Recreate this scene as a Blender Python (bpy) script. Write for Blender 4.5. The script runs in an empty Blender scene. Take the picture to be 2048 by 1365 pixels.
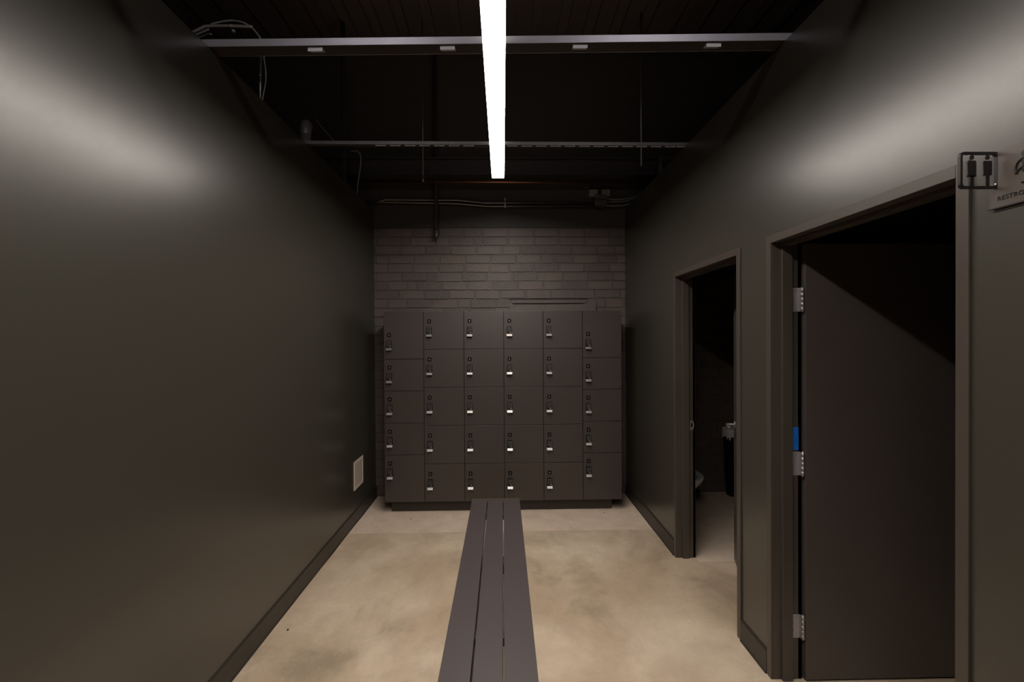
import bpy, bmesh, math, random
from mathutils import Vector, Matrix
random.seed(7)
S = bpy.context.scene
C = S.collection
PI = math.pi

# ------------------------------------------------------------------ materials
def new_mat(name):
    m = bpy.data.materials.new(name); m.use_nodes = True
    nt = m.node_tree; b = nt.nodes['Principled BSDF']
    return m, nt, b

def paint(name, col, rough=.5, var=.06, bump=.02, bscale=260, spec=.5, metal=0.0, big=2.2, coat=0.0):
    """plain painted / metal surface with faint mottling and fine texture"""
    m, nt, b = new_mat(name)
    N, L = nt.nodes, nt.links
    tc = N.new('ShaderNodeTexCoord')
    n1 = N.new('ShaderNodeTexNoise'); n1.inputs['Scale'].default_value = big; n1.inputs['Detail'].default_value = 4
    L.new(tc.outputs['Object'], n1.inputs['Vector'])
    mr = N.new('ShaderNodeMapRange'); mr.inputs[3].default_value = 1-var; mr.inputs[4].default_value = 1+var
    L.new(n1.outputs['Fac'], mr.inputs[0])
    mx = N.new('ShaderNodeVectorMath'); mx.operation = 'SCALE'
    mx.inputs[0].default_value = col; L.new(mr.outputs[0], mx.inputs['Scale'])
    L.new(mx.outputs[0], b.inputs['Base Color'])
    b.inputs['Roughness'].default_value = rough
    b.inputs['Metallic'].default_value = metal
    b.inputs['Specular IOR Level'].default_value = spec
    b.inputs['Coat Weight'].default_value = coat
    if bump:
        n2 = N.new('ShaderNodeTexNoise'); n2.inputs['Scale'].default_value = bscale; n2.inputs['Detail'].default_value = 2
        L.new(tc.outputs['Object'], n2.inputs['Vector'])
        bp = N.new('ShaderNodeBump'); bp.inputs['Strength'].default_value = bump; bp.inputs['Distance'].default_value = .01
        L.new(n2.outputs['Fac'], bp.inputs['Height']); L.new(bp.outputs[0], b.inputs['Normal'])
    return m

def emit(name, col, strength):
    m = bpy.data.materials.new(name); m.use_nodes = True
    nt = m.node_tree; nt.nodes.clear()
    e = nt.nodes.new('ShaderNodeEmission'); o = nt.nodes.new('ShaderNodeOutputMaterial')
    e.inputs[0].default_value = (*col, 1); e.inputs[1].default_value = strength
    nt.links.new(e.outputs[0], o.inputs[0])
    return m

def concrete(name, c1, c2, c3, seed=0.0):
    m, nt, b = new_mat(name)
    N, L = nt.nodes, nt.links
    tc = N.new('ShaderNodeTexCoord')
    mp = N.new('ShaderNodeMapping'); mp.inputs['Location'].default_value = (seed, seed*.7, 0); mp.inputs['Scale'].default_value = (1, .8, 1)
    L.new(tc.outputs['Object'], mp.inputs['Vector'])
    def noise(sc, det, dist=0, rgh=.55):
        n = N.new('ShaderNodeTexNoise'); n.inputs['Scale'].default_value = sc; n.inputs['Detail'].default_value = det
        n.inputs['Distortion'].default_value = dist; n.inputs['Roughness'].default_value = rgh
        L.new(mp.outputs[0], n.inputs['Vector']); return n
    def mix(a, bb, fac):
        x = N.new('ShaderNodeMix'); x.data_type = 'RGBA'
        for s, v in ((6, a), (7, bb)):
            if isinstance(v, tuple): x.inputs[s].default_value = (*v, 1)
            else: L.new(v, x.inputs[s])
        L.new(fac, x.inputs[0]); return x.outputs[2]
    def ramp(src, lo, hi):
        r = N.new('ShaderNodeMapRange'); r.inputs[1].default_value = lo; r.inputs[2].default_value = hi
        r.interpolation_type = 'SMOOTHSTEP'; L.new(src, r.inputs[0]); return r.outputs[0]
    a = noise(1.3, 5, .35, .55); d = noise(1.7, 8, .5, .60); e = noise(8, 7, .3, .62); g = noise(190, 3); h = noise(38, 5, .3, .7)
    col = mix(c1, c2, ramp(a.outputs['Fac'], .36, .62))
    st = ramp(d.outputs['Fac'], .49, .74)
    col = mix(col, c3, st)
    # mottling
    mm = N.new('ShaderNodeMapRange'); mm.inputs[3].default_value = .80; mm.inputs[4].default_value = 1.2; L.new(e.outputs['Fac'], mm.inputs[0])
    gg = N.new('ShaderNodeMapRange'); gg.inputs[3].default_value = .86; gg.inputs[4].default_value = 1.14; L.new(g.outputs['Fac'], gg.inputs[0])
    hh = N.new('ShaderNodeMapRange'); hh.inputs[3].default_value = .90; hh.inputs[4].default_value = 1.1; L.new(h.outputs['Fac'], hh.inputs[0])
    p1 = N.new('ShaderNodeMath'); p1.operation = 'MULTIPLY'; L.new(mm.outputs[0], p1.inputs[0]); L.new(gg.outputs[0], p1.inputs[1])
    p2 = N.new('ShaderNodeMath'); p2.operation = 'MULTIPLY'; L.new(p1.outputs[0], p2.inputs[0]); L.new(hh.outputs[0], p2.inputs[1])
    sc = N.new('ShaderNodeVectorMath'); sc.operation = 'SCALE'; L.new(col, sc.inputs[0]); L.new(p2.outputs[0], sc.inputs['Scale'])
    L.new(sc.outputs[0], b.inputs['Base Color'])
    b.inputs['Roughness'].default_value = .62
    b.inputs['Specular IOR Level'].default_value = .35
    bp = N.new('ShaderNodeBump'); bp.inputs['Strength'].default_value = .12; bp.inputs['Distance'].default_value = .01
    L.new(g.outputs['Fac'], bp.inputs['Height']); L.new(bp.outputs[0], b.inputs['Normal'])
    return m

M = {}
M['wall']    = paint('charcoal wall paint', (.048, .044, .034), .30, .05, .02, 330, .95)
M['brick']   = paint('charcoal painted brick', (.125, .10, .087), .50, .22, .35, 60, .45, big=7)
M['brick2']  = paint('charcoal painted brick, browner', (.135, .104, .088), .50, .22, .35, 60, .45, big=7)
M['brick3']  = paint('charcoal painted brick, darker', (.104, .084, .074), .50, .22, .35, 60, .45, big=7)
M['band']    = paint('charcoal painted concrete', (.055, .045, .038), .6, .1, .2, 60, .4)
M['frame']   = paint('dark brown metal paint', (.066, .055, .045), .36, .03, .02, 200, .5)
M['door']    = paint('dark brown door paint', (.078, .064, .057), .42, .03, .05, 300, .5)
M['base']    = paint('dark rubber baseboard', (.030, .025, .020), .42, .08, .03, 90, .5)
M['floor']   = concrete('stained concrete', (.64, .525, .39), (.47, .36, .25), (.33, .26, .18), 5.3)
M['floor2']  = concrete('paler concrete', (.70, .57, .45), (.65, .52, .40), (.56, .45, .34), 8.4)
M['deck']    = paint('black roof deck', (.075, .056, .050), .7, .2, .1, 30, .3)
M['steel']   = paint('black roof steel', (.040, .032, .029), .5, .2, .1, 50, .4)
M['stud']    = paint('grey galvanised steel', (.46, .44, .46), .45, .12, .05, 60, .5, .6, big=12)
M['stud2']   = paint('dull painted strut', (.26, .245, .235), .45, .2, .05, 60, .5, .5, big=12)
M['pipe2']   = paint('grey painted pipe', (.20, .18, .165), .38, .1, .05, 80, .5, .2)
M['pipe']    = paint('black iron pipe', (.075, .066, .060), .33, .1, .05, 80, .5, .3)
M['conduit'] = paint('dull metal conduit', (.34, .31, .29), .32, .1, .03, 90, .5, .9)
M['cable']   = paint('grey cable jacket', (.30, .28, .26), .4, .1, 0, 60, .5, .2)
M['copper']  = paint('copper pipe', (.42, .18, .08), .3, .1, .03, 90, .5, 1)
M['boxbeige']= paint('beige electrical box', (.27, .25, .20), .5, .1, .05, 90, .4)
M['boxgrey'] = paint('dark electrical box', (.085, .070, .068), .45, .1, .05, 90, .4)
M['locker']  = paint('charcoal brown laminate', (.047, .0375, .033), .40, .03, .06, 420, .75)
M['lockbody']= paint('dark locker carcass', (.016, .013, .012), .5, .03, 0, 100, .4)
M['kick']    = paint('charcoal toe kick laminate', (.040, .032, .027), .45, .05, .05, 200, .4)
M['bench']   = paint('charcoal bench board', (.058, .046, .046), .46, .04, .08, 380, .5)
M['benchend']= paint('brown bench end board', (.060, .047, .040), .5, .04, .08, 380, .4)
M['black']   = paint('black plastic', (.006, .0055, .0055), .55, .02, 0, 100, .15)
M['key']     = paint('pale keypad button', (.30, .285, .27), .45, .05, 0, 100, .5)
M['chip']    = paint('white metal clip', (.85, .84, .86), .5, .05, 0, 100, .5)
M['satin']   = paint('satin chrome', (.42, .40, .385), .44, .04, .01, 200, .5, .85)
M['white']   = paint('cream white plastic', (.62, .54, .47), .4, .03, .02, 200, .5)
M['white2']  = paint('cream panel door', (.47, .40, .345), .5, .03, .02, 200, .5)
M['porcelain'] = paint('white porcelain', (.88, .86, .80), .15, .01, 0, 100, .5)
M['bag']     = paint('white bin liner', (.75, .73, .74), .4, .1, .5, 30, .5)
M['tape']    = paint('blue masking tape', (.010, .16, .62), .6, .08, .1, 120, .3)
M['lens']    = emit('lit lens', (1.0, .91, .83), 65)
M['upfill']  = emit('added dim upward glow', (1.0, .90, .84), 7)  # glow added on top of the fixture to lift the roof deck
M['lens2']   = emit('lit cool lens', (.97, .94, 1.0), 120)
M['plate']   = paint('grey brown sign plate', (.105, .088, .078), .3, .04, .02, 120, .5)
M['signblk'] = paint('black sign paint', (.008, .007, .007), .35, .02, 0, 100, .5)
# clear acrylic
m, nt, b = new_mat('clear acrylic')
tr = nt.nodes.new('ShaderNodeBsdfTransparent'); tr.inputs[0].default_value = (.95, .95, .95, 1)
gl = nt.nodes.new('ShaderNodeBsdfGlossy'); gl.inputs['Roughness'].default_value = .05
ms = nt.nodes.new('ShaderNodeMixShader'); ms.inputs[0].default_value = .05
nt.links.new(tr.outputs[0], ms.inputs[1]); nt.links.new(gl.outputs[0], ms.inputs[2])
nt.links.new(ms.outputs[0], nt.nodes['Material Output'].inputs[0]); M['clear'] = m

# ------------------------------------------------------------------ mesh tools
class MB:
    def __init__(s): s.bm = bmesh.new(); s.mats = []
    def mi(s, m):
        m = M[m] if isinstance(m, str) else m
        if m not in s.mats: s.mats.append(m)
        return s.mats.index(m)
    def box(s, x0, x1, y0, y1, z0, z1, m, mat=None):
        vs = [s.bm.verts.new((x, y, z)) for x in (x0, x1) for y in (y0, y1) for z in (z0, z1)]
        idx = [(0,1,3,2), (4,6,7,5), (0,4,5,1), (2,3,7,6), (0,2,6,4), (1,5,7,3)]
        k = s.mi(m)
        for f in idx:
            fc = s.bm.faces.new([vs[i] for i in f]); fc.material_index = k
        if mat is not None: bmesh.ops.transform(s.bm, matrix=mat, verts=vs)
        return vs
    def tube(s, pts, r, m, n=12, caps=True):
        pts = [Vector(p) for p in pts]; k = s.mi(m); rings = []
        rr = r if isinstance(r, (list, tuple)) else [r]*len(pts)
        up = None
        for i, p in enumerate(pts):
            a = pts[max(i-1, 0)]; c = pts[min(i+1, len(pts)-1)]
            t = (c-a).normalized()
            if up is None:
                up = Vector((0, 0, 1)) if abs(t.z) < .9 else Vector((1, 0, 0))
            u = (up - t*up.dot(t)).normalized(); w = t.cross(u); up = u
            rings.append([s.bm.verts.new(p + (u*math.cos(2*PI*j/n) + w*math.sin(2*PI*j/n))*rr[i]) for j in range(n)])
        for a, c in zip(rings, rings[1:]):
            for j in range(n):
                f = s.bm.faces.new([a[j], a[(j+1) % n], c[(j+1) % n], c[j]]); f.material_index = k; f.smooth = True
        if caps:
            f = s.bm.faces.new(rings[0][::-1]); f.material_index = k
            f = s.bm.faces.new(rings[-1]); f.material_index = k
    def loft(s, rings, m, caps=True, smooth=True):
        k = s.mi(m); R = [[s.bm.verts.new(p) for p in r] for r in rings]; n = len(R[0])
        for a, c in zip(R, R[1:]):
            for j in range(n):
                f = s.bm.faces.new([a[j], a[(j+1) % n], c[(j+1) % n], c[j]]); f.material_index = k; f.smooth = smooth
        if caps:
            f = s.bm.faces.new(R[0][::-1]); f.material_index = k
            f = s.bm.faces.new(R[-1]); f.material_index = k
    def prism(s, poly, axis, a, b, m):
        """extrude a 2D polygon along an axis from a to b"""
        def P(u, v, w):
            return {'x': (w, u, v), 'y': (u, w, v), 'z': (u, v, w)}[axis]
        s.loft([[P(u, v, a) for u, v in poly], [P(u, v, b) for u, v in poly]], m, smooth=False)
    def build(s, name, parent=None, bevel=0, seg=2):
        bmesh.ops.recalc_face_normals(s.bm, faces=s.bm.faces)
        me = bpy.data.meshes.new(name); s.bm.to_mesh(me); s.bm.free()
        for m in s.mats: me.materials.append(m)
        o = bpy.data.objects.new(name, me); C.objects.link(o)
        if parent is not None: o.parent = parent
        if bevel:
            md = o.modifiers.new('bevel', 'BEVEL'); md.width = bevel; md.segments = seg
            md.limit_method = 'ANGLE'; md.angle_limit = math.radians(40)
        return o

def tag(o, label=None, cat=None, group=None, kind=None):
    if label: o['label'] = label
    if cat: o['category'] = cat
    if group: o['group'] = group
    if kind: o['kind'] = kind
    return o
def empty(name, loc=(0, 0, 0), rz=0):
    o = bpy.data.objects.new(name, None); C.objects.link(o); o.location = loc; o.rotation_euler = (0, 0, rz)
    o.empty_display_size = .1
    return o
def child_at(o, parent, loc):
    o.parent = parent; o.location = loc; return o
def smooth_path(pts, n=8):
    """Catmull-Rom through the points"""
    P = [Vector(p) for p in pts]; out = []
    for i in range(len(P)-1):
        p0 = P[max(i-1, 0)]; p1 = P[i]; p2 = P[i+1]; p3 = P[min(i+2, len(P)-1)]
        for k in range(n):
            t = k/n
            out.append(.5*((2*p1) + (p2-p0)*t + (2*p0-5*p1+4*p2-p3)*t*t + (3*p1-p0-3*p2+p3)*t**3))
    out.append(P[-1]); return out
def rrect(w, h, r, n=5, cx=0, cy=0):
    pts = []
    for sx, sy, a0 in ((1, 1, 0), (-1, 1, 90), (-1, -1, 180), (1, -1, 270)):
        for i in range(n+1):
            a = math.radians(a0 + 90*i/n)
            pts.append((cx + sx*(w/2-r) + r*math.cos(a), cy + sy*(h/2-r) + r*math.sin(a)))
    return pts

# ------------------------------------------------------------------ measures (metres; X right, Y into the room, Z up)
XL, XR = -1.357, 1.311          # corridor wall faces
YB = 4.90                       # brick wall face
HW = 3.045                      # partition height
WT = .124                       # partition thickness
D1 = (2.540, 3.454); D2 = (1.298, 2.212); DH = 2.134   # door openings
ZF = 4.4206                     # locker fronts
CAMH = 1.6846

# ------------------------------------------------------------------ setting
f = MB(); f.box(-5, 1.452, -7, 3.975, -.15, 0, 'floor'); f.box(1.452, 5.5, -7, 3.39, -.15, 0, 'floor')
tag(f.build('floor'), 'mottled tan stained concrete floor of the corridor', 'floor', kind='structure')
f = MB(); f.box(-5, 1.452, 3.975, 5.1, -.15, 0, 'floor2'); f.box(1.452, 5.5, 3.39, 5.1, -.15, 0, 'floor2')  # locker strip is real; restroom part is paler to paint in doorway light
tag(f.build('trim_1'), 'paler strip of concrete floor in front of the lockers and light painted on restroom floor', 'floor', kind='structure')

w = MB(); w.box(XL-WT, XL, .55, YB, 0, HW, 'wall')
tag(w.build('wall_left', bevel=.004), 'long satin charcoal partition wall on the left', 'wall', kind='structure')

g = .030
w = MB(); Xa, Xb = XR, XR+WT
for y0, y1 in ((-1.2, D2[0]-g), (D2[1]+g, D1[0]-g), (D1[1]+g, YB)): w.box(Xa, Xb, y0, y1, 0, HW, 'wall')
for d in (D1, D2): w.box(Xa, Xb, d[0]-g, d[1]+g, DH+g, HW, 'wall')
bmesh.ops.remove_doubles(w.bm, verts=w.bm.verts, dist=1e-5)
tag(w.build('wall_right'), 'satin charcoal partition wall on the right with two doorways', 'wall', kind='structure')

# back wall: painted brick, every brick slightly out of line
w = MB(); w.box(-3.2, 3.6, YB+.006, YB+.25, 0, 4.75, 'brick3')
row = .0943; bl = .270
k0 = -21
for r in range(-24, 6):
    z0 = 2.281 + r*row
    if z0 < .0 or z0 > 2.80: continue
    off = (-.545 if r % 2 == 0 else -.545+bl*.5) + random.uniform(-.02, .02)
    x = off - 5*bl
    while x < 2.9:
        L = bl
        if random.random() < .16: L = bl*random.choice((.35, .5, .75))
        if x + L > -1.7 and x < 3.0:
            j = random.uniform(-.003, .003); dz = random.uniform(-.003, .003); dpt = random.uniform(.001, .006)
            vs = w.box(x+.0085, x+L-.0085, YB+.0010-dpt, YB+.02, z0+.006+dz, z0+row-.006+dz, random.choice(('brick', 'brick', 'brick2', 'brick3')))
            for v in vs[:]:
                v.co.x += random.uniform(-.0025, .0025); v.co.z += random.uniform(-.002, .002)
        x += L
tag(w.build('wall_back', bevel=.003, seg=2), 'charcoal painted brick wall behind the lockers', 'wall', kind='structure')
w = MB(); w.box(-3.2, 3.6, YB-.008, YB+.01, 2.853, 4.7, 'band')
tag(w.build('trim_2'), 'smooth dark band of wall above the brick courses', 'wall', kind='structure')

# restroom walls and ceilings
w = MB(); w.box(XR+WT, 3.3, 2.30, 2.42, 0, HW, 'wall')
tag(w.build('wall_divider'), 'dark wall between the two restrooms', 'wall', kind='structure')
w = MB(); w.box(3.3, 3.42, -.1, YB, 0, HW, 'wall')
tag(w.build('wall_restroom'), 'dark far side wall of the restrooms', 'wall', kind='structure')
w = MB(); w.box(XR+WT, 3.3, -.1, .02, 0, HW, 'wall')
tag(w.build('wall_near'), 'dark near wall of the nearer restroom', 'wall', kind='structure')
w = MB(); w.box(XR+WT, 3.42, -.1, YB, 2.75, 2.80, 'wall')
tag(w.build('ceiling_restrooms'), 'dark ceiling over the restrooms', 'ceiling', kind='structure')

# the building's shell
w = MB(); w.box(-5, 5.5, -7, 5.2, 4.75, 4.9, 'deck')
for i in range(40):
    x = -4.9 + i*.26
    w.box(x, x+.09, -7, 5.0, 4.71, 4.76, 'deck')
tag(w.build('ceiling'), 'black ribbed roof deck high above the corridor', 'ceiling', kind='structure')
w = MB(); w.box(-5.1, -5, -7, 5.2, 0, 4.75, 'wall'); tag(w.build('wall_outer_left'), 'dark outer wall of the building, far left', 'wall', kind='structure')
w = MB(); w.box(5.5, 5.6, -7, 5.2, 0, 4.75, 'wall'); tag(w.build('wall_outer_right'), 'dark outer wall of the building, far right', 'wall', kind='structure')
w = MB(); w.box(-5, 5.5, -7.1, -7, 0, 4.75, 'wall'); tag(w.build('wall_front'), 'dark wall behind the viewer', 'wall', kind='structure')

# baseboards (rubber base with a small top lip)
def baseboard(name, x, sgn, y0, y1, label):
    b = MB(); segs = max(2, int((y1-y0)/.25)); 
    ys = [y0 + (y1-y0)*i/segs for i in range(segs+1)]
    rings = []
    for y in ys:
        e = random.uniform(0, .0035) if y0 < y < y1 else .001
        pr = [(x, 0), (x-sgn*(.014+e), 0), (x-sgn*.010, .012), (x-sgn*.009, .112), (x-sgn*.006, .117), (x, .118)]
        rings.append([(px, y, pz) for px, pz in pr])
    b.loft(rings, 'base', smooth=False)
    return tag(b.build(name), label, 'baseboard', kind='structure')
baseboard('baseboard_left', XL, -1, .55, YB-.001, 'dark rubber baseboard along the left wall')
baseboard('baseboard_right', XR, 1, D1[1]+.040, YB-.001, 'dark rubber baseboard between the far doorway and the lockers')
baseboard('baseboard_between', XR, 1, D2[1]+.040, D1[0]-.040, 'short dark rubber baseboard between the two doorways')
baseboard('baseboard_near', XR, 1, -1.2, D2[0]-.040, 'dark rubber baseboard on the near side of the close doorway')

# ------------------------------------------------------------------ door frames (pressed metal, double rebate)
def door_frame(parent, d):
    b = MB(); y0, y1 = d; F = .038; t = .028
    x0, x1 = XR-.009, 1.455
    for y, s in ((y0, -1), (y1, 1)):
        a, c = sorted((y, y+s*t)); b.box(XR+.0002, x1-.0002, a, c, 0, DH+t, 'frame')                 # jamb
        a, c = sorted((y, y+s*F)); b.box(x0, XR, a, c, 0, DH+F, 'frame')                 # face
        b.box(XR+WT, x1, a, c, 0, DH+F, 'frame')
        a, c = sorted((y, y-s*.016)); b.box(1.352, 1.402, a, c, 0, DH-.016, 'frame')     # stop
    b.box(XR+.0002, x1-.0002, y0, y1, DH, DH+t, 'frame'); b.box(x0, XR, y0, y1, DH, DH+F, 'frame')
    b.box(XR+WT, x1, y0, y1, DH, DH+F, 'frame')
    b.box(1.352, 1.402, y0, y1, DH-.016, DH, 'frame')
    return b.build('door_frame', parent, bevel=.0018)

def lever(parent, x, y, z, rot):
    b = MB()
    b.tube([(0, 0, 0), (0, -.008, 0)], .026, 'satin', 20)
    b.tube(smooth_path([(0, -.006, 0), (0, -.045, 0), (-.012, -.056, 0), (-.11, -.056, 0)], 5), .009, 'satin', 10)
    o = b.build('lever_handle', parent); o.location = (x, y, z); o.rotation_euler = (0, 0, rot)
    tag(o, 'satin chrome lever handle'); return o

# near doorway (door_2)
d2 = tag(empty('door_2', (0, 0, 0)), 'wide open dark door and metal frame of the nearer doorway, with three steel hinges', 'door', kind='structure')
door_frame(d2, D2)
b = MB(); b.box(1.460, 2.366, 2.190, 2.235, .010, 2.128, 'door')
leaf2 = b.build('door_leaf', d2, bevel=.0015)
for hz in (1.859, 1.060, .2625):
    b = MB()
    b.box(1.404, 1.442, 2.2095, 2.2121, hz-.0575, hz+.0575, 'stud')
    for q in range(5):
        b.tube([(1.450, 2.196, hz-.0575+q*.023+.0008), (1.450, 2.196, hz-.0575+(q+1)*.023-.0008)], .0075, 'satin', 12)
    b.tube([(1.450, 2.196, hz-.062), (1.450, 2.196, hz+.062)], .0045, 'satin', 10)
    b.box(1.442, 1.4465, 2.198, 2.2121, hz-.0575, hz+.0575, 'satin')
    for sx, sz in ((1.427, .044), (1.412, .014), (1.412, -.016), (1.427, -.045)):
        b.tube([(sx, 2.2098, hz+sz), (sx, 2.2078, hz+sz)], [.0045, .003], 'satin', 10)
    tag(b.build('hinge', leaf2), 'dull steel butt hinge')

# far doorway (door_1): leaf left ajar into the restroom
d1 = tag(empty('door_1', (0, 0, 0)), 'dark door ajar in the metal frame of the farther doorway, beside the lockers', 'door', kind='structure')
door_frame(d1, D1)
b = MB(); b.box(0, .905, -.045, 0, .010, 2.128, 'door')
leaf1 = b.build('door_leaf', d1, bevel=.0015); leaf1.location = (1.430, 2.549, 0); leaf1.rotation_euler = (0, 0, math.radians(90-19.0))
o = lever(leaf1, .835, .0, 1.033, 0); o.scale = (1, -1, 1)
o = lever(leaf1, .835, -.045, 1.033, 0)
b = MB(); b.box(1.413, 1.440, 3.4515, 3.4545, .975, 1.045, 'satin')
b.box(1.420, 1.433, 3.4505, 3.4525, .995, 1.025, 'black')
b.tube([(1.426, 3.4518, 1.037), (1.426, 3.4500, 1.037)], [.004, .003], 'satin', 10)
b.tube([(1.426, 3.4518, .983), (1.426, 3.4500, .983)], [.004, .003], 'satin', 10)
b.box(1.437, 1.4405, 3.440, 3.4545, .990, 1.030, 'satin')
tag(b.build('strike_plate', d1), 'bright chrome strike plate')

# blue tape on the hinge jamb
b = MB()
b.box(1.408, 1.4385, 2.2106, 2.2119, 1.126, 1.238, 'tape'); b.box(1.4265, 1.4280, 2.2100, 2.2110, 1.155, 1.193, 'black')
tag(b.build('masking_tape'), 'piece of blue masking tape on the near door frame, above the middle hinge', 'tape')

# ------------------------------------------------------------------ lockers
DT = .018
def keypad_lock(door, x, z):
    """x,z = centre of the keypad on the door front"""
    b = MB(); W, Hh = .053, .100
    y = ZF
    b.prism(rrect(.050, .098, .006, 3, x, z), 'y', y-.016, y+.0005, 'black')
    for r in range(4):
        for c in range(3):
            kx = x-.0135+c*.0145; kz = z+.040-r*.0125
            b.box(kx-.0040, kx+.0040, y-.0168, y-.0155, kz-.0022, kz+.0022, 'key')
    b.box(x+.001, x+.0185, y-.0174, y-.0155, z-.0135, z-.0075, 'key')
    for kx in (x-.0135,): b.box(kx-.004, kx+.004, y-.0170, y-.0155, z-.0125, z-.0085, 'boxgrey')
    o = b.build('keypad_lock', door)
    b = MB()
    zt = z-.0205; zb = z-.046
    # satin turn latch: rounded face with a lit top edge
    prof = [(y-.010, zt), (y-.0135, zt), (y-.0315, zb+.0022), (y-.0315, zb), (y-.010, zb)]
    b.loft([[(xx, py, pz) for py, pz in prof] for xx in (x-.0265, x+.0265)], 'satin', smooth=False)
    b.box(x-.022, x+.022, y-.022, y+.0005, zb-.006, zb+.002, 'black')
    b.box(x-.0265, x+.0265, y-.0105, y+.0005, zb, zt, 'black')
    tag(b.build('latch', door, bevel=.0012), 'satin metal latch')
def number_plate(door, x, z, k):
    b = MB(); y = ZF
    b.prism(rrect(.036, .037, .004, 3, x, z), 'y', y-.003, y+.0005, 'black')
    b.prism(rrect(.007, .014, .0032, 4, x, z), 'y', y-.0042, y-.002, 'key')
    b.build('number_plate', door)

cols = [-1.142, -.7600, -.3745, .0075, .3880, .7675, 1.1460]
rows_in = [1.940, 1.574, 1.2075, .8415, .4730, .107]
rows_out = [1.940, 1.482, 1.177, .868, .5625, .107]
labels = [
 'leftmost charcoal locker tower, taller top and bottom doors, by the left wall',
 'charcoal locker tower of five equal doors, second from the left wall',
 'charcoal locker tower of five equal doors, third from left, directly behind the bench end',
 'charcoal locker tower of five equal doors, fourth from left, behind the bench right edge',
 'charcoal locker tower of five equal doors, fifth from left, next to the rightmost tower',
 'rightmost charcoal locker tower, taller top and bottom doors, by the far doorway wall']
for i in range(6):
    x0, x1 = cols[i], cols[i+1]
    t = tag(empty('locker_tower', ((x0+x1)/2, ZF, .107)), labels[i], 'locker', 'lockers against the brick wall')
    b = MB(); b.box(x0+.0008, x1-.0008, ZF+DT+.002, 4.885, .107, 1.938, 'lockbody')
    o = b.build('locker_body', t); o.location = -Vector(t.location)
    outer = i in (0, 5); rows = rows_out if outer else rows_in
    for j in range(5):
        zt, zb = rows[j], rows[j+1]
        b = MB(); gp = .0023
        b.box(x0+gp, x1-gp, ZF, ZF+DT, zb+gp, zt-gp, 'locker')
        dr = b.build('locker_door', t, bevel=.0012); dr.location = -Vector(t.location)
        if not outer: kz = zt-.1985; pz = zt-.096
        elif j == 0: kz = zb+.131; pz = kz+.101
        else: kz = zt-.181; pz = zt-.080
        kx = x0 + (.055 if not outer else .054)
        number_plate(dr, kx, pz, j); keypad_lock(dr, kx, kz)

b = MB(); b.box(-1.090, 1.056, 4.476, 4.84, 0, .1068, 'kick')
tag(b.build('locker_plinth', bevel=.002), 'long low dark plinth under the locker bank, set back from the doors', 'plinth')

# steel ledge low on the brick wall, just above the lockers
t = tag(empty('wall_ledge', (.53, YB, 1.95)), 'dark painted metal cover with two narrow slots above the lockers', 'wall cover')
def loc(o): o.location = -Vector(o.parent.location); return o
b = MB(); b.box(.070, .991, YB-.040, YB+.008, 1.93, 2.026, 'brick'); loc(b.build('cover_panel', t, bevel=.002))
b = MB(); b.box(.095, .900, YB-.020, YB+.008, 2.046, 2.084, 'brick'); loc(b.build('cover_strip', t, bevel=.002))
b = MB(); b.box(.068, .905, YB-.012, YB+.008, 2.0265, 2.0455, 'brick'); b.box(.068, .905, YB-.010, YB+.008, 2.0845, 2.094, 'black')
b.box(.11, .857, YB-.014, YB+.008, 2.036, 2.0455, 'black'); loc(b.build('slot', t))

# ------------------------------------------------------------------ bench
t = tag(empty('bench', (-.06, 2.0, 0)), 'long low charcoal slatted bench running down the middle of the corridor', 'bench')
HB = .457; E0, E1 = -.241, .1195; ys, ye = .25, 3.425
gaps = [(-.1245, -.1195), (-.0075, -.0025)]
edges = [(E0, -.1255), (-.1190, -.0080), (-.0020, E1)]
for a, c in edges:
    b = MB(); b.box(a, c, ys, ye, HB-.032, HB, 'bench'); loc(b.build('slat', t, bevel=.0015))
b = MB(); b.box(E0, E1, ye+.0015, ye+.075, HB-.032, HB, 'benchend'); loc(b.build('end_board', t, bevel=.0015))
for y in (1.20, 1.94, 2.59, 3.31):
    b = MB(); w_ = .045 if y < 2.5 else .095
    b.box(E0+.04, E1-.04, y-w_/2, y+w_/2, HB-.070, HB-.0325, 'kick'); loc(b.build('cross_brace', t, bevel=.002))
for y in (.62, 1.94, 3.31):
    b = MB()
    b.box(-.095, -.027, y-.035, y+.035, .008, HB-.0705, 'kick')
    b.box(-.165, .043, y-.055, y+.055, 0, .010, 'kick')
    loc(b.build('pedestal', t, bevel=.003))

# ------------------------------------------------------------------ access panel on the left wall
t = tag(empty('access_panel', (XL, 4.308, .43)), 'small cream access panel low on the left wall near the lockers', 'access panel')
b = MB()
y0, y1, z0, z1 = 4.176, 4.442, .300, .560
for a in ((y0, y1, z0, z0+.024), (y0, y1, z1-.024, z1), (y0, y0+.024, z0+.024, z1-.024), (y1-.024, y1, z0+.024, z1-.024)):
    b.box(XL-.001, XL+.006, *a, 'white')
loc(b.build('panel_frame', t, bevel=.002))
b = MB(); b.box(XL-.001, XL+.003, y0+.026, y1-.026, z0+.026, z1-.026, 'white2'); loc(b.build('panel_door', t, bevel=.001))

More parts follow.
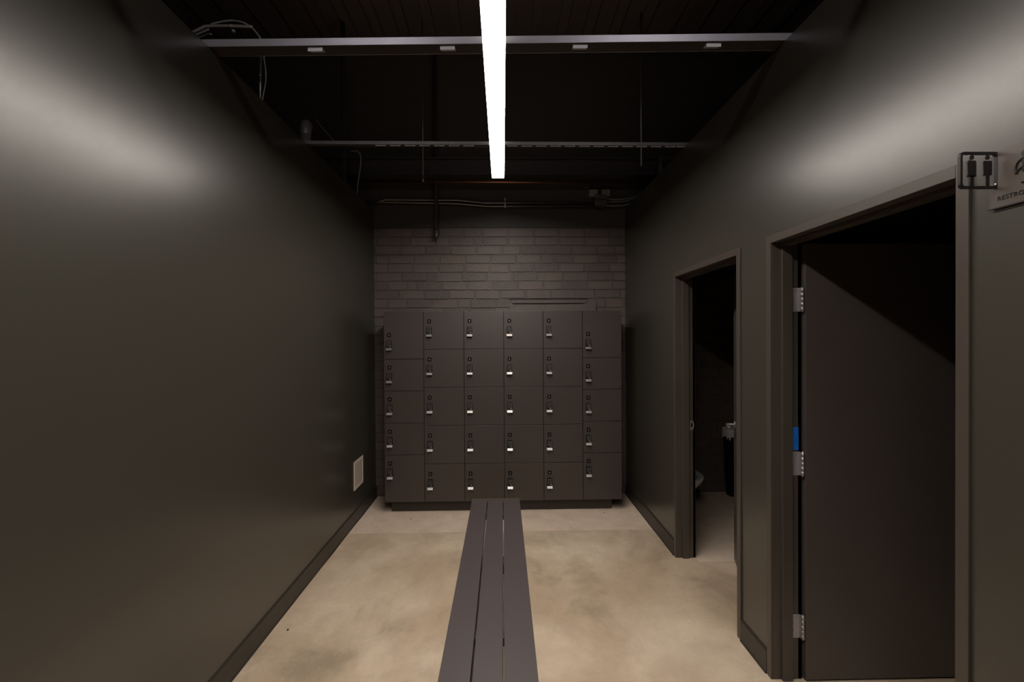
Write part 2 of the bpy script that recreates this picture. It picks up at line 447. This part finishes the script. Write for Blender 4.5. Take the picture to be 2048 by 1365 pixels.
# ------------------------------------------------------------------ linear ceiling light
t = tag(empty('linear_light', (-.031, 1.4, 3.015)), 'long narrow lit linear ceiling light hanging over the bench', 'ceiling light')
b = MB(); LX0, LX1 = -.083, .020; LY0, LY1 = -1.03, 3.873; LZ = 3.022
b.box(LX0, LX1, LY0, LY1, LZ+.016, LZ+.019, 'lens'); loc(b.build('lens', t))
b = MB()
b.box(LX0-.0012, LX0-.0002, LY0, LY1, LZ+.0006, LZ+.0235, 'steel'); b.box(LX1+.0002, LX1+.0012, LY0, LY1, LZ+.0006, LZ+.0235, 'steel')
b.box(LX0-.0012, LX1+.0012, LY0-.002, LY0-.0005, LZ+.0006, LZ+.0235, 'steel'); b.box(LX0-.0012, LX1+.0012, LY1+.0005, LY1+.002, LZ+.0006, LZ+.0235, 'steel')
b.box(LX0-.0012, LX1+.0012, LY0-.002, LY1+.002, LZ+.0235, LZ+.0255, 'steel')
loc(b.build('housing', t))
b = MB(); b.box(LX0+.01, LX1-.01, LY0+.01, LY1-.01, LZ+.0257, LZ+.0270, 'upfill'); loc(b.build('added_upglow', t))  # unseen glowing strip, added to brighten the deck overhead
for y in (-.6, 1.0, 2.75):
    b = MB(); b.tube([(-.031, y, LZ+.0272), (-.031, y, 4.7503)], .0025, 'steel', 8); loc(b.build('suspension_rod', t))

# second, higher light across the corridor (above the viewer, out of the picture)
for x, lab in ((-.95, 'left one of two small high lights above the viewer'), (.95, 'right one of two small high lights above the viewer')):
    t = tag(empty('ceiling_light', (x, .6, 3.9)), lab, 'ceiling light')
    b = MB(); b.box(x-.16, x+.16, .565, .635, 3.88, 3.884, 'lens2'); loc(b.build('lens', t))
    b = MB(); b.box(x-.17, x+.17, .555, .645, 3.885, 3.94, 'steel'); loc(b.build('housing', t))
    b = MB(); b.tube([(x, .6, 3.94), (x, .6, 4.7503)], .003, 'steel', 8); loc(b.build('suspension_rod', t))

# ------------------------------------------------------------------ metal members resting on the partition tops
def stud(name, x0, y0, x1, y1, z, h, d, m, label, slots=(), slotm='chip', sl=(.068, .024), cat='metal channel'):
    """C-shaped channel between two points, open upwards"""
    L = math.hypot(x1-x0, y1-y0); a = math.atan2(y1-y0, x1-x0)
    t = tag(empty(name, (x0, y0, z), a), label, cat)
    b = MB()
    b.box(0, L, 0, .0025, 0, h, m); b.box(0, L, d-.0025, d, 0, h, m); b.box(0, L, .0025, d-.0025, 0, .0025, 'steel')
    b.build('channel', t, bevel=.0008)
    for s in slots:
        k = MB(); w2 = sl[0]/2
        k.box(s-w2, s+w2, .010, .050, -.0030, -.0006, 'stud')
        k.box(s-w2, s+w2, .010, .012, -.0200, -.0030, slotm)
        k.build('clip', t)
    return t
stud('steel_channel', -1.462, 2.185, 1.420, 2.107, HW+.006, .034, .078, 'stud',
     'nearest grey steel channel spanning wall to wall, with four bright clips beneath', (.592, 1.212, 1.832, 2.452))
xs = [-.852+.103*i for i in range(21)]
t2 = stud('slotted_channel', -1.462, 3.262, 1.420, 3.280, HW+.006, .024, .040, 'stud2',
     'thin slotted dark channel spanning wall to wall behind the lit light', (), cat='metal channel')
for k, x in enumerate(xs + [1.289]):
    if x > 1.3 or -.15 < x < .07: continue
    b = MB(); b.box(-.037, .037, .001, .003, -.0090, -.0050, 'chip'); b.box(-.030, -.026, .001, .003, -.0050, -.0003, 'key'); b.box(.026, .030, .001, .003, -.0050, -.0003, 'key')
    o = b.build('slot_light_strip', t2); o.location = (x+1.462, 0, 0)  # white strips stand in for light showing through the slots

# conduits overhead
b = MB(); b.tube([(-1.9, 1.1, 3.405), (1.9, 1.1, 3.405)], .017, 'pipe', 12)
tag(b.build('overhead_pipe'), 'dark crosswise pipe high above the viewer, nearest of all', 'pipe')

# fat pipe with elbow at the left wall top
b = MB(); b.tube([(-1.447, 3.44, 3.047), (-1.447, 3.44, 3.20)], .036, 'pipe2', 24)
b.tube(smooth_path([(-1.447, 3.44, 3.19), (-1.447, 3.44, 3.235), (-1.455, 3.465, 3.272), (-1.47, 3.51, 3.290), (-1.52, 3.62, 3.295), (-1.9, 4.3, 3.295)], 6), .0385, 'pipe2', 24)
tag(b.build('pipe_elbow'), 'fat dark pipe with an elbow standing above the left wall top', 'pipe')
# tall vertical pipe behind
b = MB(); b.tube([(-1.510, 4.45, 0), (-1.510, 4.45, 4.7503)], .021, 'pipe', 16)
b.tube([(-1.510, 4.45, 3.52), (-1.510, 4.45, 3.58)], .026, 'pipe', 16)
tag(b.build('vertical_pipe'), 'tall dark vertical pipe behind the top of the left wall', 'pipe')
b = MB(); b.tube(smooth_path([(-1.46, 4.5, 3.50), (-1.40, 4.5, 3.50), (-1.37, 4.5, 3.46), (-1.37, 4.5, 3.36), (-1.40, 4.5, 3.15), (-1.42, 4.52, 2.95)], 6), .006, 'cable', 8)
b2 = tag(b.build('hanging_cable'), 'short curled cable hanging beside the tall vertical pipe', 'cable')
# thin rod on the right
b = MB(); b.tube([(1.322, 4.34, 3.30), (1.322, 4.34, 4.7503)], .008, 'conduit', 10)
b.tube(smooth_path([(1.322, 4.34, 3.31), (1.33, 4.34, 3.22), (1.40, 4.36, 3.14), (1.425, 4.38, 3.05), (1.425, 4.38, 2.9)], 6), .016, 'pipe', 12) if False else None
tag(b.build('hanger_rod'), 'thin bright vertical rod hanging at the right above the lockers', 'rod')
b = MB(); b.tube(smooth_path([(1.54, 4.44, 3.05), (1.54, 4.44, 3.36), (1.56, 4.44, 3.40), (1.62, 4.44, 3.41), (2.2, 4.44, 3.41)], 6), .030, 'pipe', 16)
b.tube([(1.54, 4.44, 2.81), (1.54, 4.44, 3.06)], .030, 'pipe', 16)
tag(b.build('pipe_bend'), 'dark pipe bend just above the right wall top', 'pipe')
# diagonal wire
b = MB(); b.tube([(-1.37, 3.42, 3.30), (-1.24, 3.44, 3.145), (-1.17, 3.30, 3.085)], .003, 'cable', 8)
tag(b.build('tie_wire'), 'thin slanting wire between the fat pipe elbow and the slotted channel', 'wire')

# copper pipe with hanger
t = tag(empty('copper_pipe', (-.4, 4.45, 3.19)), 'thin copper pipe running crosswise above the back of the lockers', 'pipe')
b = MB(); b.tube([(-1.30, 4.45, 3.192), (1.30, 4.45, 3.178)], .009, 'copper', 12); loc(b.build('pipe_run', t))
for x in (-.757,):
    b = MB(); b.tube([(x, 4.45, 3.20), (x, 4.45, 4.7503)], .0035, 'conduit', 8)
    b.tube([(x, 4.45, 3.185), (x, 4.45, 3.235)], .013, 'conduit', 12); tag(loc(b.build('pipe_hanger', t)), 'dull steel hanger')

# cable loop and conduit beyond the left end of the first channel
YC = 2.40
t = tag(empty('cable_loop', (-1.5, YC, 3.26)), 'looping grey cable rising over the left end of the nearest channel', 'cable')
b = MB()
b.tube(smooth_path([(-1.485, YC, 3.302), (-1.440, YC, 3.313), (-1.395, YC, 3.320), (-1.339, YC, 3.316), (-1.285, YC, 3.290), (-1.245, YC, 3.245), (-1.225, YC, 3.20), (-1.228, 2.320, 3.13), (-1.23, 2.262, 3.0935)], 8), .0042, 'cable', 8)
loc(b.build('cable', t))
b = MB()
b.tube(smooth_path([(-1.60, YC, 3.250), (-1.572, YC, 3.262), (-1.530, YC, 3.283), (-1.505, YC, 3.291), (-1.40, YC, 3.293), (-1.276, YC, 3.290)], 6), .0068, 'cable', 10)
b.tube(smooth_path([(-1.575, YC+.01, 3.250), (-1.535, YC+.01, 3.268), (-1.502, YC+.01, 3.283)], 5), .0045, 'cable', 8)
b.tube([(-1.372, YC, 3.272), (-1.372, YC, 3.262)], .008, 'cable', 12)
b.tube([(-1.388, YC, 3.293), (-1.380, YC, 3.293)], .0085, 'cable', 12)
loc(b.build('conduit_arm', t))
b = MB(); b.tube(smooth_path([(-1.575, YC-.02, 3.218), (-1.50, YC-.05, 3.205), (-1.44, YC-.10, 3.185), (-1.40, YC-.14, 3.16)], 6), .004, 'cable', 8)
loc(b.build('cable_tail', t))
YD = 2.72
t = tag(empty('wall_conduit', (-1.40, YD, 3.05)), 'short vertical conduit and bowed cable behind the left end of the nearest channel', 'conduit')
b = MB(); b.tube([(-1.408, YD, 2.96), (-1.404, YD, 3.16), (-1.396, YD, 3.41)], .0075, 'conduit', 10)
b.tube([(-1.4055, YD, 3.215), (-1.405, YD, 3.23)], .0095, 'conduit', 12)
loc(b.build('conduit', t))
b = MB(); b.tube(smooth_path([(-1.376, YD, 3.42), (-1.382, YD, 3.335), (-1.372, YD, 3.25), (-1.374, YD, 3.18), (-1.393, YD, 3.075), (-1.40, YD, 2.98)], 8), .0035, 'cable', 8)
loc(b.build('cable', t))

# conduits, boxes and flexible cables on the back wall
YW = 4.855
t = tag(empty('twin_conduit', (-.2, YW, 3.1)), 'pair of bent metal conduits running along the back wall into the box', 'conduit')
b = MB()
b.tube([(-1.44, YW, 3.122), (-1.31, YW, 3.112), (-1.225, YW, 3.137), (-.44, YW, 3.130), (-.18, YW, 3.102), (.98, YW, 3.105)], .0085, 'conduit', 10)
b.tube([(.02, YW, 3.1055), (.045, YW, 3.1055)], .012, 'conduit', 10)
loc(b.build('upper_conduit', t))
b = MB()
b.tube([(-1.40, YW, 3.098), (-1.27, YW, 3.112), (-.47, YW, 3.094), (-.155, YW, 3.066), (.98, YW, 3.066)], .0085, 'conduit', 10)
b.tube([(.02, YW, 3.066), (.045, YW, 3.066)], .012, 'conduit', 10); b.tube([(.49, YW, 3.066), (.52, YW, 3.066)], .012, 'conduit', 10)
loc(b.build('lower_conduit', t))
for x in (.032,):
    b = MB(); b.box(x-.008, x+.008, YW-.013, YB-.006, 3.05, 3.15, 'conduit'); loc(b.build('strap', t))
t = tag(empty('junction_box', (1.03, YW, 3.11)), 'dark square junction box on the back wall where the conduits end', 'junction box')
b = MB(); b.box(.972, 1.094, 4.795, YB-.008, 3.056, 3.160, 'boxgrey'); loc(b.build('box_body', t, bevel=.003))
b = MB(); b.box(.968, 1.098, 4.789, 4.7945, 3.052, 3.172, 'boxgrey'); loc(b.build('box_cover', t, bevel=.002))
for i, (x0, x1) in enumerate(((.920, 1.010), (1.052, 1.140))):
    b = MB(); b.box(x0, x1, 4.83, YB-.008, 3.165, 3.237, 'boxbeige')
    tag(b.build('electrical_box', bevel=.003), ['left one of two small beige electrical boxes above the junction box', 'right one of two small beige electrical boxes above the junction box'][i], 'electrical box', 'beige boxes above the junction box')
cb = [[(1.094, 3.150), (1.17, 3.138), (1.27, 3.138), (1.36, 3.152), (1.47, 3.175)],
      [(1.094, 3.112), (1.18, 3.116), (1.28, 3.116), (1.38, 3.140), (1.46, 3.160)],
      [(1.094, 3.073), (1.18, 3.068), (1.27, 3.072), (1.35, 3.088), (1.43, 3.110)]]
cl = ['topmost flexible cable leaving the junction box to the right', 'middle flexible cable leaving the junction box to the right', 'lowest flexible cable leaving the junction box to the right']
for k, c in enumerate(cb):
    b = MB(); b.tube(smooth_path([(x, YW-.01, z) for x, z in c], 6), .006, 'cable', 8)
    tag(b.build('flexible_cable'), cl[k], 'cable', 'flexible cables right of the junction box')

# capped drop pipe with sprinkler head
t = tag(empty('drop_pipe', (-.684, 4.80, 2.73)), 'dark capped drop pipe hanging in front of the brick above the lockers', 'pipe')
b = MB(); b.tube([(-.684, 4.80, 2.80), (-.684, 4.80, 3.55), (-.684, 4.80, 4.7503)], .020, 'steel', 14); loc(b.build('pipe_run', t))
b = MB(); b.tube([(-.684, 4.80, 2.81), (-.684, 4.80, 2.775), (-.684, 4.80, 2.765), (-.684, 4.80, 2.745), (-.684, 4.80, 2.72)], [.026, .026, .019, .033, .020], 'pipe', 14); loc(b.build('cap', t))

# roof steel
for i, (y, z, h) in enumerate(((4.62, 3.30, .16), (2.9, 4.30, .34), (.9, 4.36, .30))):
    b = MB()
    b.box(-4.9, 5.4, y-.05, y+.05, z, z+.012, 'steel'); b.box(-4.9, 5.4, y-.004, y+.004, z+.012, z+h, 'steel'); b.box(-4.9, 5.4, y-.05, y+.05, z+h, z+h+.012, 'steel')
    tag(b.build('roof_beam'), ['black steel beam crossing behind the copper pipe above the lockers', 'black steel roof beam high over the middle of the corridor', 'black steel roof beam high over the viewer'][i], 'beam')

# ------------------------------------------------------------------ restroom contents seen through the far doorway
t = tag(empty('toilet', (1.60, 4.4, 0)), 'white toilet just showing behind the far door frame', 'toilet')
def oval(cx, cy, rx, ry, z, n=28, sq=1):
    return [(cx+rx*math.cos(2*PI*i/n), cy+ry*math.sin(2*PI*i/n)*(1.0 if math.sin(2*PI*i/n) > 0 else 1.12), z) for i in range(n)]
b = MB()
cx, cy = 1.640, 4.24
b.loft([oval(1.64, 4.40, .10, .18, 0), oval(1.64, 4.40, .10, .18, .02), oval(cx, 4.38, .085, .15, .12), oval(cx, 4.32, .11, .17, .22), oval(cx, cy+.03, .160, .21, .33),
        oval(cx, cy, .185, .24, .385), oval(cx, cy, .185, .24, .400), oval(cx, cy, .135, .185, .400), oval(cx, cy, .12, .16, .33), oval(cx, cy+.02, .06, .08, .25)], 'porcelain')
loc(b.build('bowl', t))
b = MB(); b.loft([oval(cx, cy, .190, .245, .401), oval(cx, cy, .192, .247, .412), oval(cx, cy, .185, .24, .418), oval(cx, cy, .130, .175, .416), oval(cx, cy, .130, .175, .402)], 'porcelain', caps=False)
loc(b.build('seat', t))
b = MB(); b.prism(rrect(.40, .19, .04, 5, 1.66, 4.74), 'z', .40, .76, 'porcelain'); b.box(1.54, 1.76, 4.48, 4.80, .25, .40, 'porcelain')
loc(b.build('tank', t, bevel=.006))
b = MB(); b.prism(rrect(.42, .205, .045, 5, 1.66, 4.74), 'z', .7605, .795, 'porcelain'); loc(b.build('tank_lid', t, bevel=.006))

t = tag(empty('waste_bin', (2.5, 4.80, 0)), 'slim black waste bin with a white liner against the far restroom wall', 'bin')
b = MB()
b.loft([[(x, y, z) for x, y in rrect(.32-s, .13-s*.4, .03, 4, 2.50, 4.805)] for z, s in ((0, .06), (.01, .05), (.30, .02), (.66, .0))], 'black', smooth=False)
loc(b.build('bin_body', t))
b = MB(); n = 40; rings = []
for z, e, wv in ((.610, .004, .020), (.635, .008, .006), (.69, .007, .003), (.712, .006, .002), (.716, -.004, .0), (.64, -.010, 0)):
    pts = rrect(.32+2*e, .13+2*e, .034, 9, 2.50, 4.805)
    rings.append([(x + .003*math.sin(i*2.1), y, z + wv*math.sin(i*1.3+.7)) for i, (x, y) in enumerate(pts)])
b.loft(rings, 'bag', caps=False)
tag(loc(b.build('bin_liner', t)), 'white plastic liner folded over the rim')

# ------------------------------------------------------------------ restroom signs
# projecting sign: rounded square outline and two standing figures on clear acrylic, at right angles to the wall
t = tag(empty('projecting_sign', (1.255, 1.19, 2.117)), 'small square sign with two black standing figures jutting out above the near doorway', 'sign')
SY = 1.19; cx, cz = 1.2555, 2.1165; W = .1040; Hs = .0960
b = MB(); outer = rrect(W, Hs, .010, 5, cx, cz); inner = rrect(W-.012, Hs-.012, .007, 5, cx, cz)
k = b.mi('signblk')
def ring3(pts, y): return [b.bm.verts.new((u, y, v)) for u, v in pts]
of, nf, ob_, nb = ring3(outer, SY-.004), ring3(inner, SY-.004), ring3(outer, SY+.004), ring3(inner, SY+.004)
n = len(outer)
for j in range(n):
    q = (j+1) % n
    for fc in ((of[j], of[q], nf[q], nf[j]), (ob_[j], nb[j], nb[q], ob_[q]), (of[j], ob_[j], ob_[q], of[q]), (nf[j], nf[q], nb[q], nb[j])):
        b.bm.faces.new(fc).material_index = k
b.box(XR-.0045, XR-.0005, SY-.012, SY+.012, cz-.044, cz+.044, 'signblk')
loc(b.build('sign_outline', t))
b = MB(); b.prism(rrect(W-.0125, Hs-.0125, .007, 5, cx, cz), 'y', SY-.0010, SY+.0010, 'clear'); loc(b.build('acrylic_pane', t))
def figure(cx, dress):
    b = MB(); y0, y1 = SY-.0035, SY-.0012
    circ = [(cx+.0058*math.cos(a*PI/8), cz+.0335+.0062*math.sin(a*PI/8)) for a in range(16)]
    b.prism(circ, 'y', y0, y1, 'signblk')
    top = cz+.0245
    if dress:
        body = [(cx-.0095, top), (cx+.0095, top), (cx+.0115, top-.004), (cx+.0115, cz-.017), (cx-.0140, cz-.0185), (cx-.0105, cz-.010), (cx-.0115, top-.004)]
    else:
        body = [(cx-.0095, top), (cx+.0095, top), (cx+.0115, top-.003), (cx+.0115, cz-.0115), (cx+.008, cz-.0145), (cx-.0125, cz-.0145), (cx-.0105, cz-.010), (cx-.0115, top-.003)]
    b.prism(body, 'y', y0, y1, 'signblk')
    b.box(cx-.0048, cx+.0050, y0, y1, cz-.0425, cz-.0140, 'signblk')
    loc(b.build('figure', t))
figure(cx-.0205, True); figure(cx+.0215, False)

# plate on the wall
t = tag(empty('wall_sign', (XR, 1.06, 2.09)), 'rectangular restroom sign plate with raised black symbols and text on the right wall', 'sign')
b = MB(); b.box(XR-.0085, XR-.0005, .905, 1.207, 2.0175, 2.1675, 'plate'); loc(b.build('sign_plate', t, bevel=.0012))
b = MB(); b.box(XR-.0095, XR-.0086, .905, 1.212, 2.0150, 2.0172, 'signblk'); loc(b.build('plate_edge', t))
def wheel_symbol(yc, zc):
    b = MB(); x0, x1 = XR-.0112, XR-.0086
    b.prism([(yc+.0062*math.cos(a*PI/8), zc+.037+.0066*math.sin(a*PI/8)) for a in range(16)], 'x', x0, x1, 'signblk')
    pts = smooth_path([(x0+.001, yc-.003, zc+.026), (x0+.001, yc+.012, zc+.020), (x0+.001, yc+.0185, zc+.006), (x0+.001, yc+.018, zc-.010)], 6)
    b.tube(pts, .0022, 'signblk', 8)
    b.box(x0, x1, yc-.004, yc+.004, zc-.004, zc+.026, 'signblk')
    b.box(x0, x1, yc-.022, yc+.004, zc-.008, zc-.002, 'signblk')
    b.box(x0, x1, yc-.026, yc-.019, zc-.030, zc-.002, 'signblk')
    ring = [(x0+.001, yc-.002+.020*math.cos(a), zc-.016+.020*math.sin(a)) for a in [math.radians(20+i*15) for i in range(19)]]
    b.tube(ring, .0022, 'signblk', 8)
    loc(b.build('symbol', t))
wheel_symbol(1.1230, 2.100)
cu = bpy.data.curves.new('sign_text', 'FONT'); cu.body = 'RESTROOM'; cu.size = .0165; cu.extrude = .0006; cu.align_x = 'LEFT'; cu.space_character = 1.1
to = bpy.data.objects.new('sign_text_source', cu); C.objects.link(to)
bpy.context.view_layer.update()
me = bpy.data.meshes.new_from_object(to.evaluated_get(bpy.context.evaluated_depsgraph_get()))
bpy.data.objects.remove(to)
me.materials.clear(); me.materials.append(M['signblk'])
lo = bpy.data.objects.new('lettering', me); C.objects.link(lo); lo.parent = t
lo.rotation_euler = (PI/2, 0, -PI/2); lo.location = Vector((XR-.0092, 1.186, 2.0345)) - Vector(t.location)

# ------------------------------------------------------------------ small litter on the floor
for x, y, r, lab in ((-1.254, 2.669, .0055, 'dark crumb on the concrete left of the bench, by the left baseboard'),
                     (-.865, 4.275, .0045, 'dark crumb left of the bench end, in front of the plinth'),
                     (-.68, 4.36, .0035, 'tiny dark crumb close to the plinth, left of the bench end'),
                     (.955, 4.36, .0045, 'dark crumb right of the bench end, in front of the plinth')):
    b = MB(); b.loft([[(x+k*r*math.cos(a_)*(1+.2*math.sin(3*a_)), y+k*r*1.3*math.sin(a_), z) for a_ in [2*PI*i/9 for i in range(9)]] for z, k in ((0, .9), (r*.5, 1), (r, .6))], 'black')
    tag(b.build('crumb'), lab, 'debris', 'dark crumbs on the floor')

# ------------------------------------------------------------------ world, camera
wd = bpy.data.worlds.new('world'); S.world = wd; wd.use_nodes = True
wd.node_tree.nodes['Background'].inputs[0].default_value = (0, 0, 0, 1)

cam = bpy.data.cameras.new('camera'); co = bpy.data.objects.new('camera', cam); C.objects.link(co); S.camera = co
cam.sensor_width = 36; cam.sensor_fit = 'HORIZONTAL'; cam.lens = 36*919.34/2048; cam.clip_start = .05
yaw, pitch, roll = .0198, .0079, .0064
def Rm(a, b, c): return Matrix((a, b, c))
cy, sy = math.cos(yaw), math.sin(yaw); cp, sp = math.cos(pitch), math.sin(pitch); cr, sr = math.cos(roll), math.sin(roll)
# rows act on (x, up, depth)
Ry = Rm((cy, 0, -sy), (0, 1, 0), (sy, 0, cy)); Rp = Rm((1, 0, 0), (0, cp, sp), (0, -sp, cp)); Rr = Rm((cr, -sr, 0), (sr, cr, 0), (0, 0, 1))
R = Rr @ Rp @ Ry
def w2b(v): return Vector((v[0], v[2], v[1]))
right, up, fwd = w2b(R[0]), w2b(R[1]), w2b(R[2])
mw = Matrix.Identity(4)
for i in range(3):
    mw[i][0] = right[i]; mw[i][1] = up[i]; mw[i][2] = -fwd[i]
mw[2][3] = CAMH
co.matrix_world = mw

vs = S.view_settings
S.display_settings.display_device = 'sRGB'
vs.view_transform = 'Standard'; vs.look = 'None'; vs.gamma = 1; vs.exposure = 0; vs.use_curve_mapping = False
S.cycles.max_bounces = 8; S.cycles.diffuse_bounces = 5
S.cycles.use_denoising = True; S.cycles.caustics_reflective = False; S.cycles.caustics_refractive = False; S.cycles.blur_glossy = .5
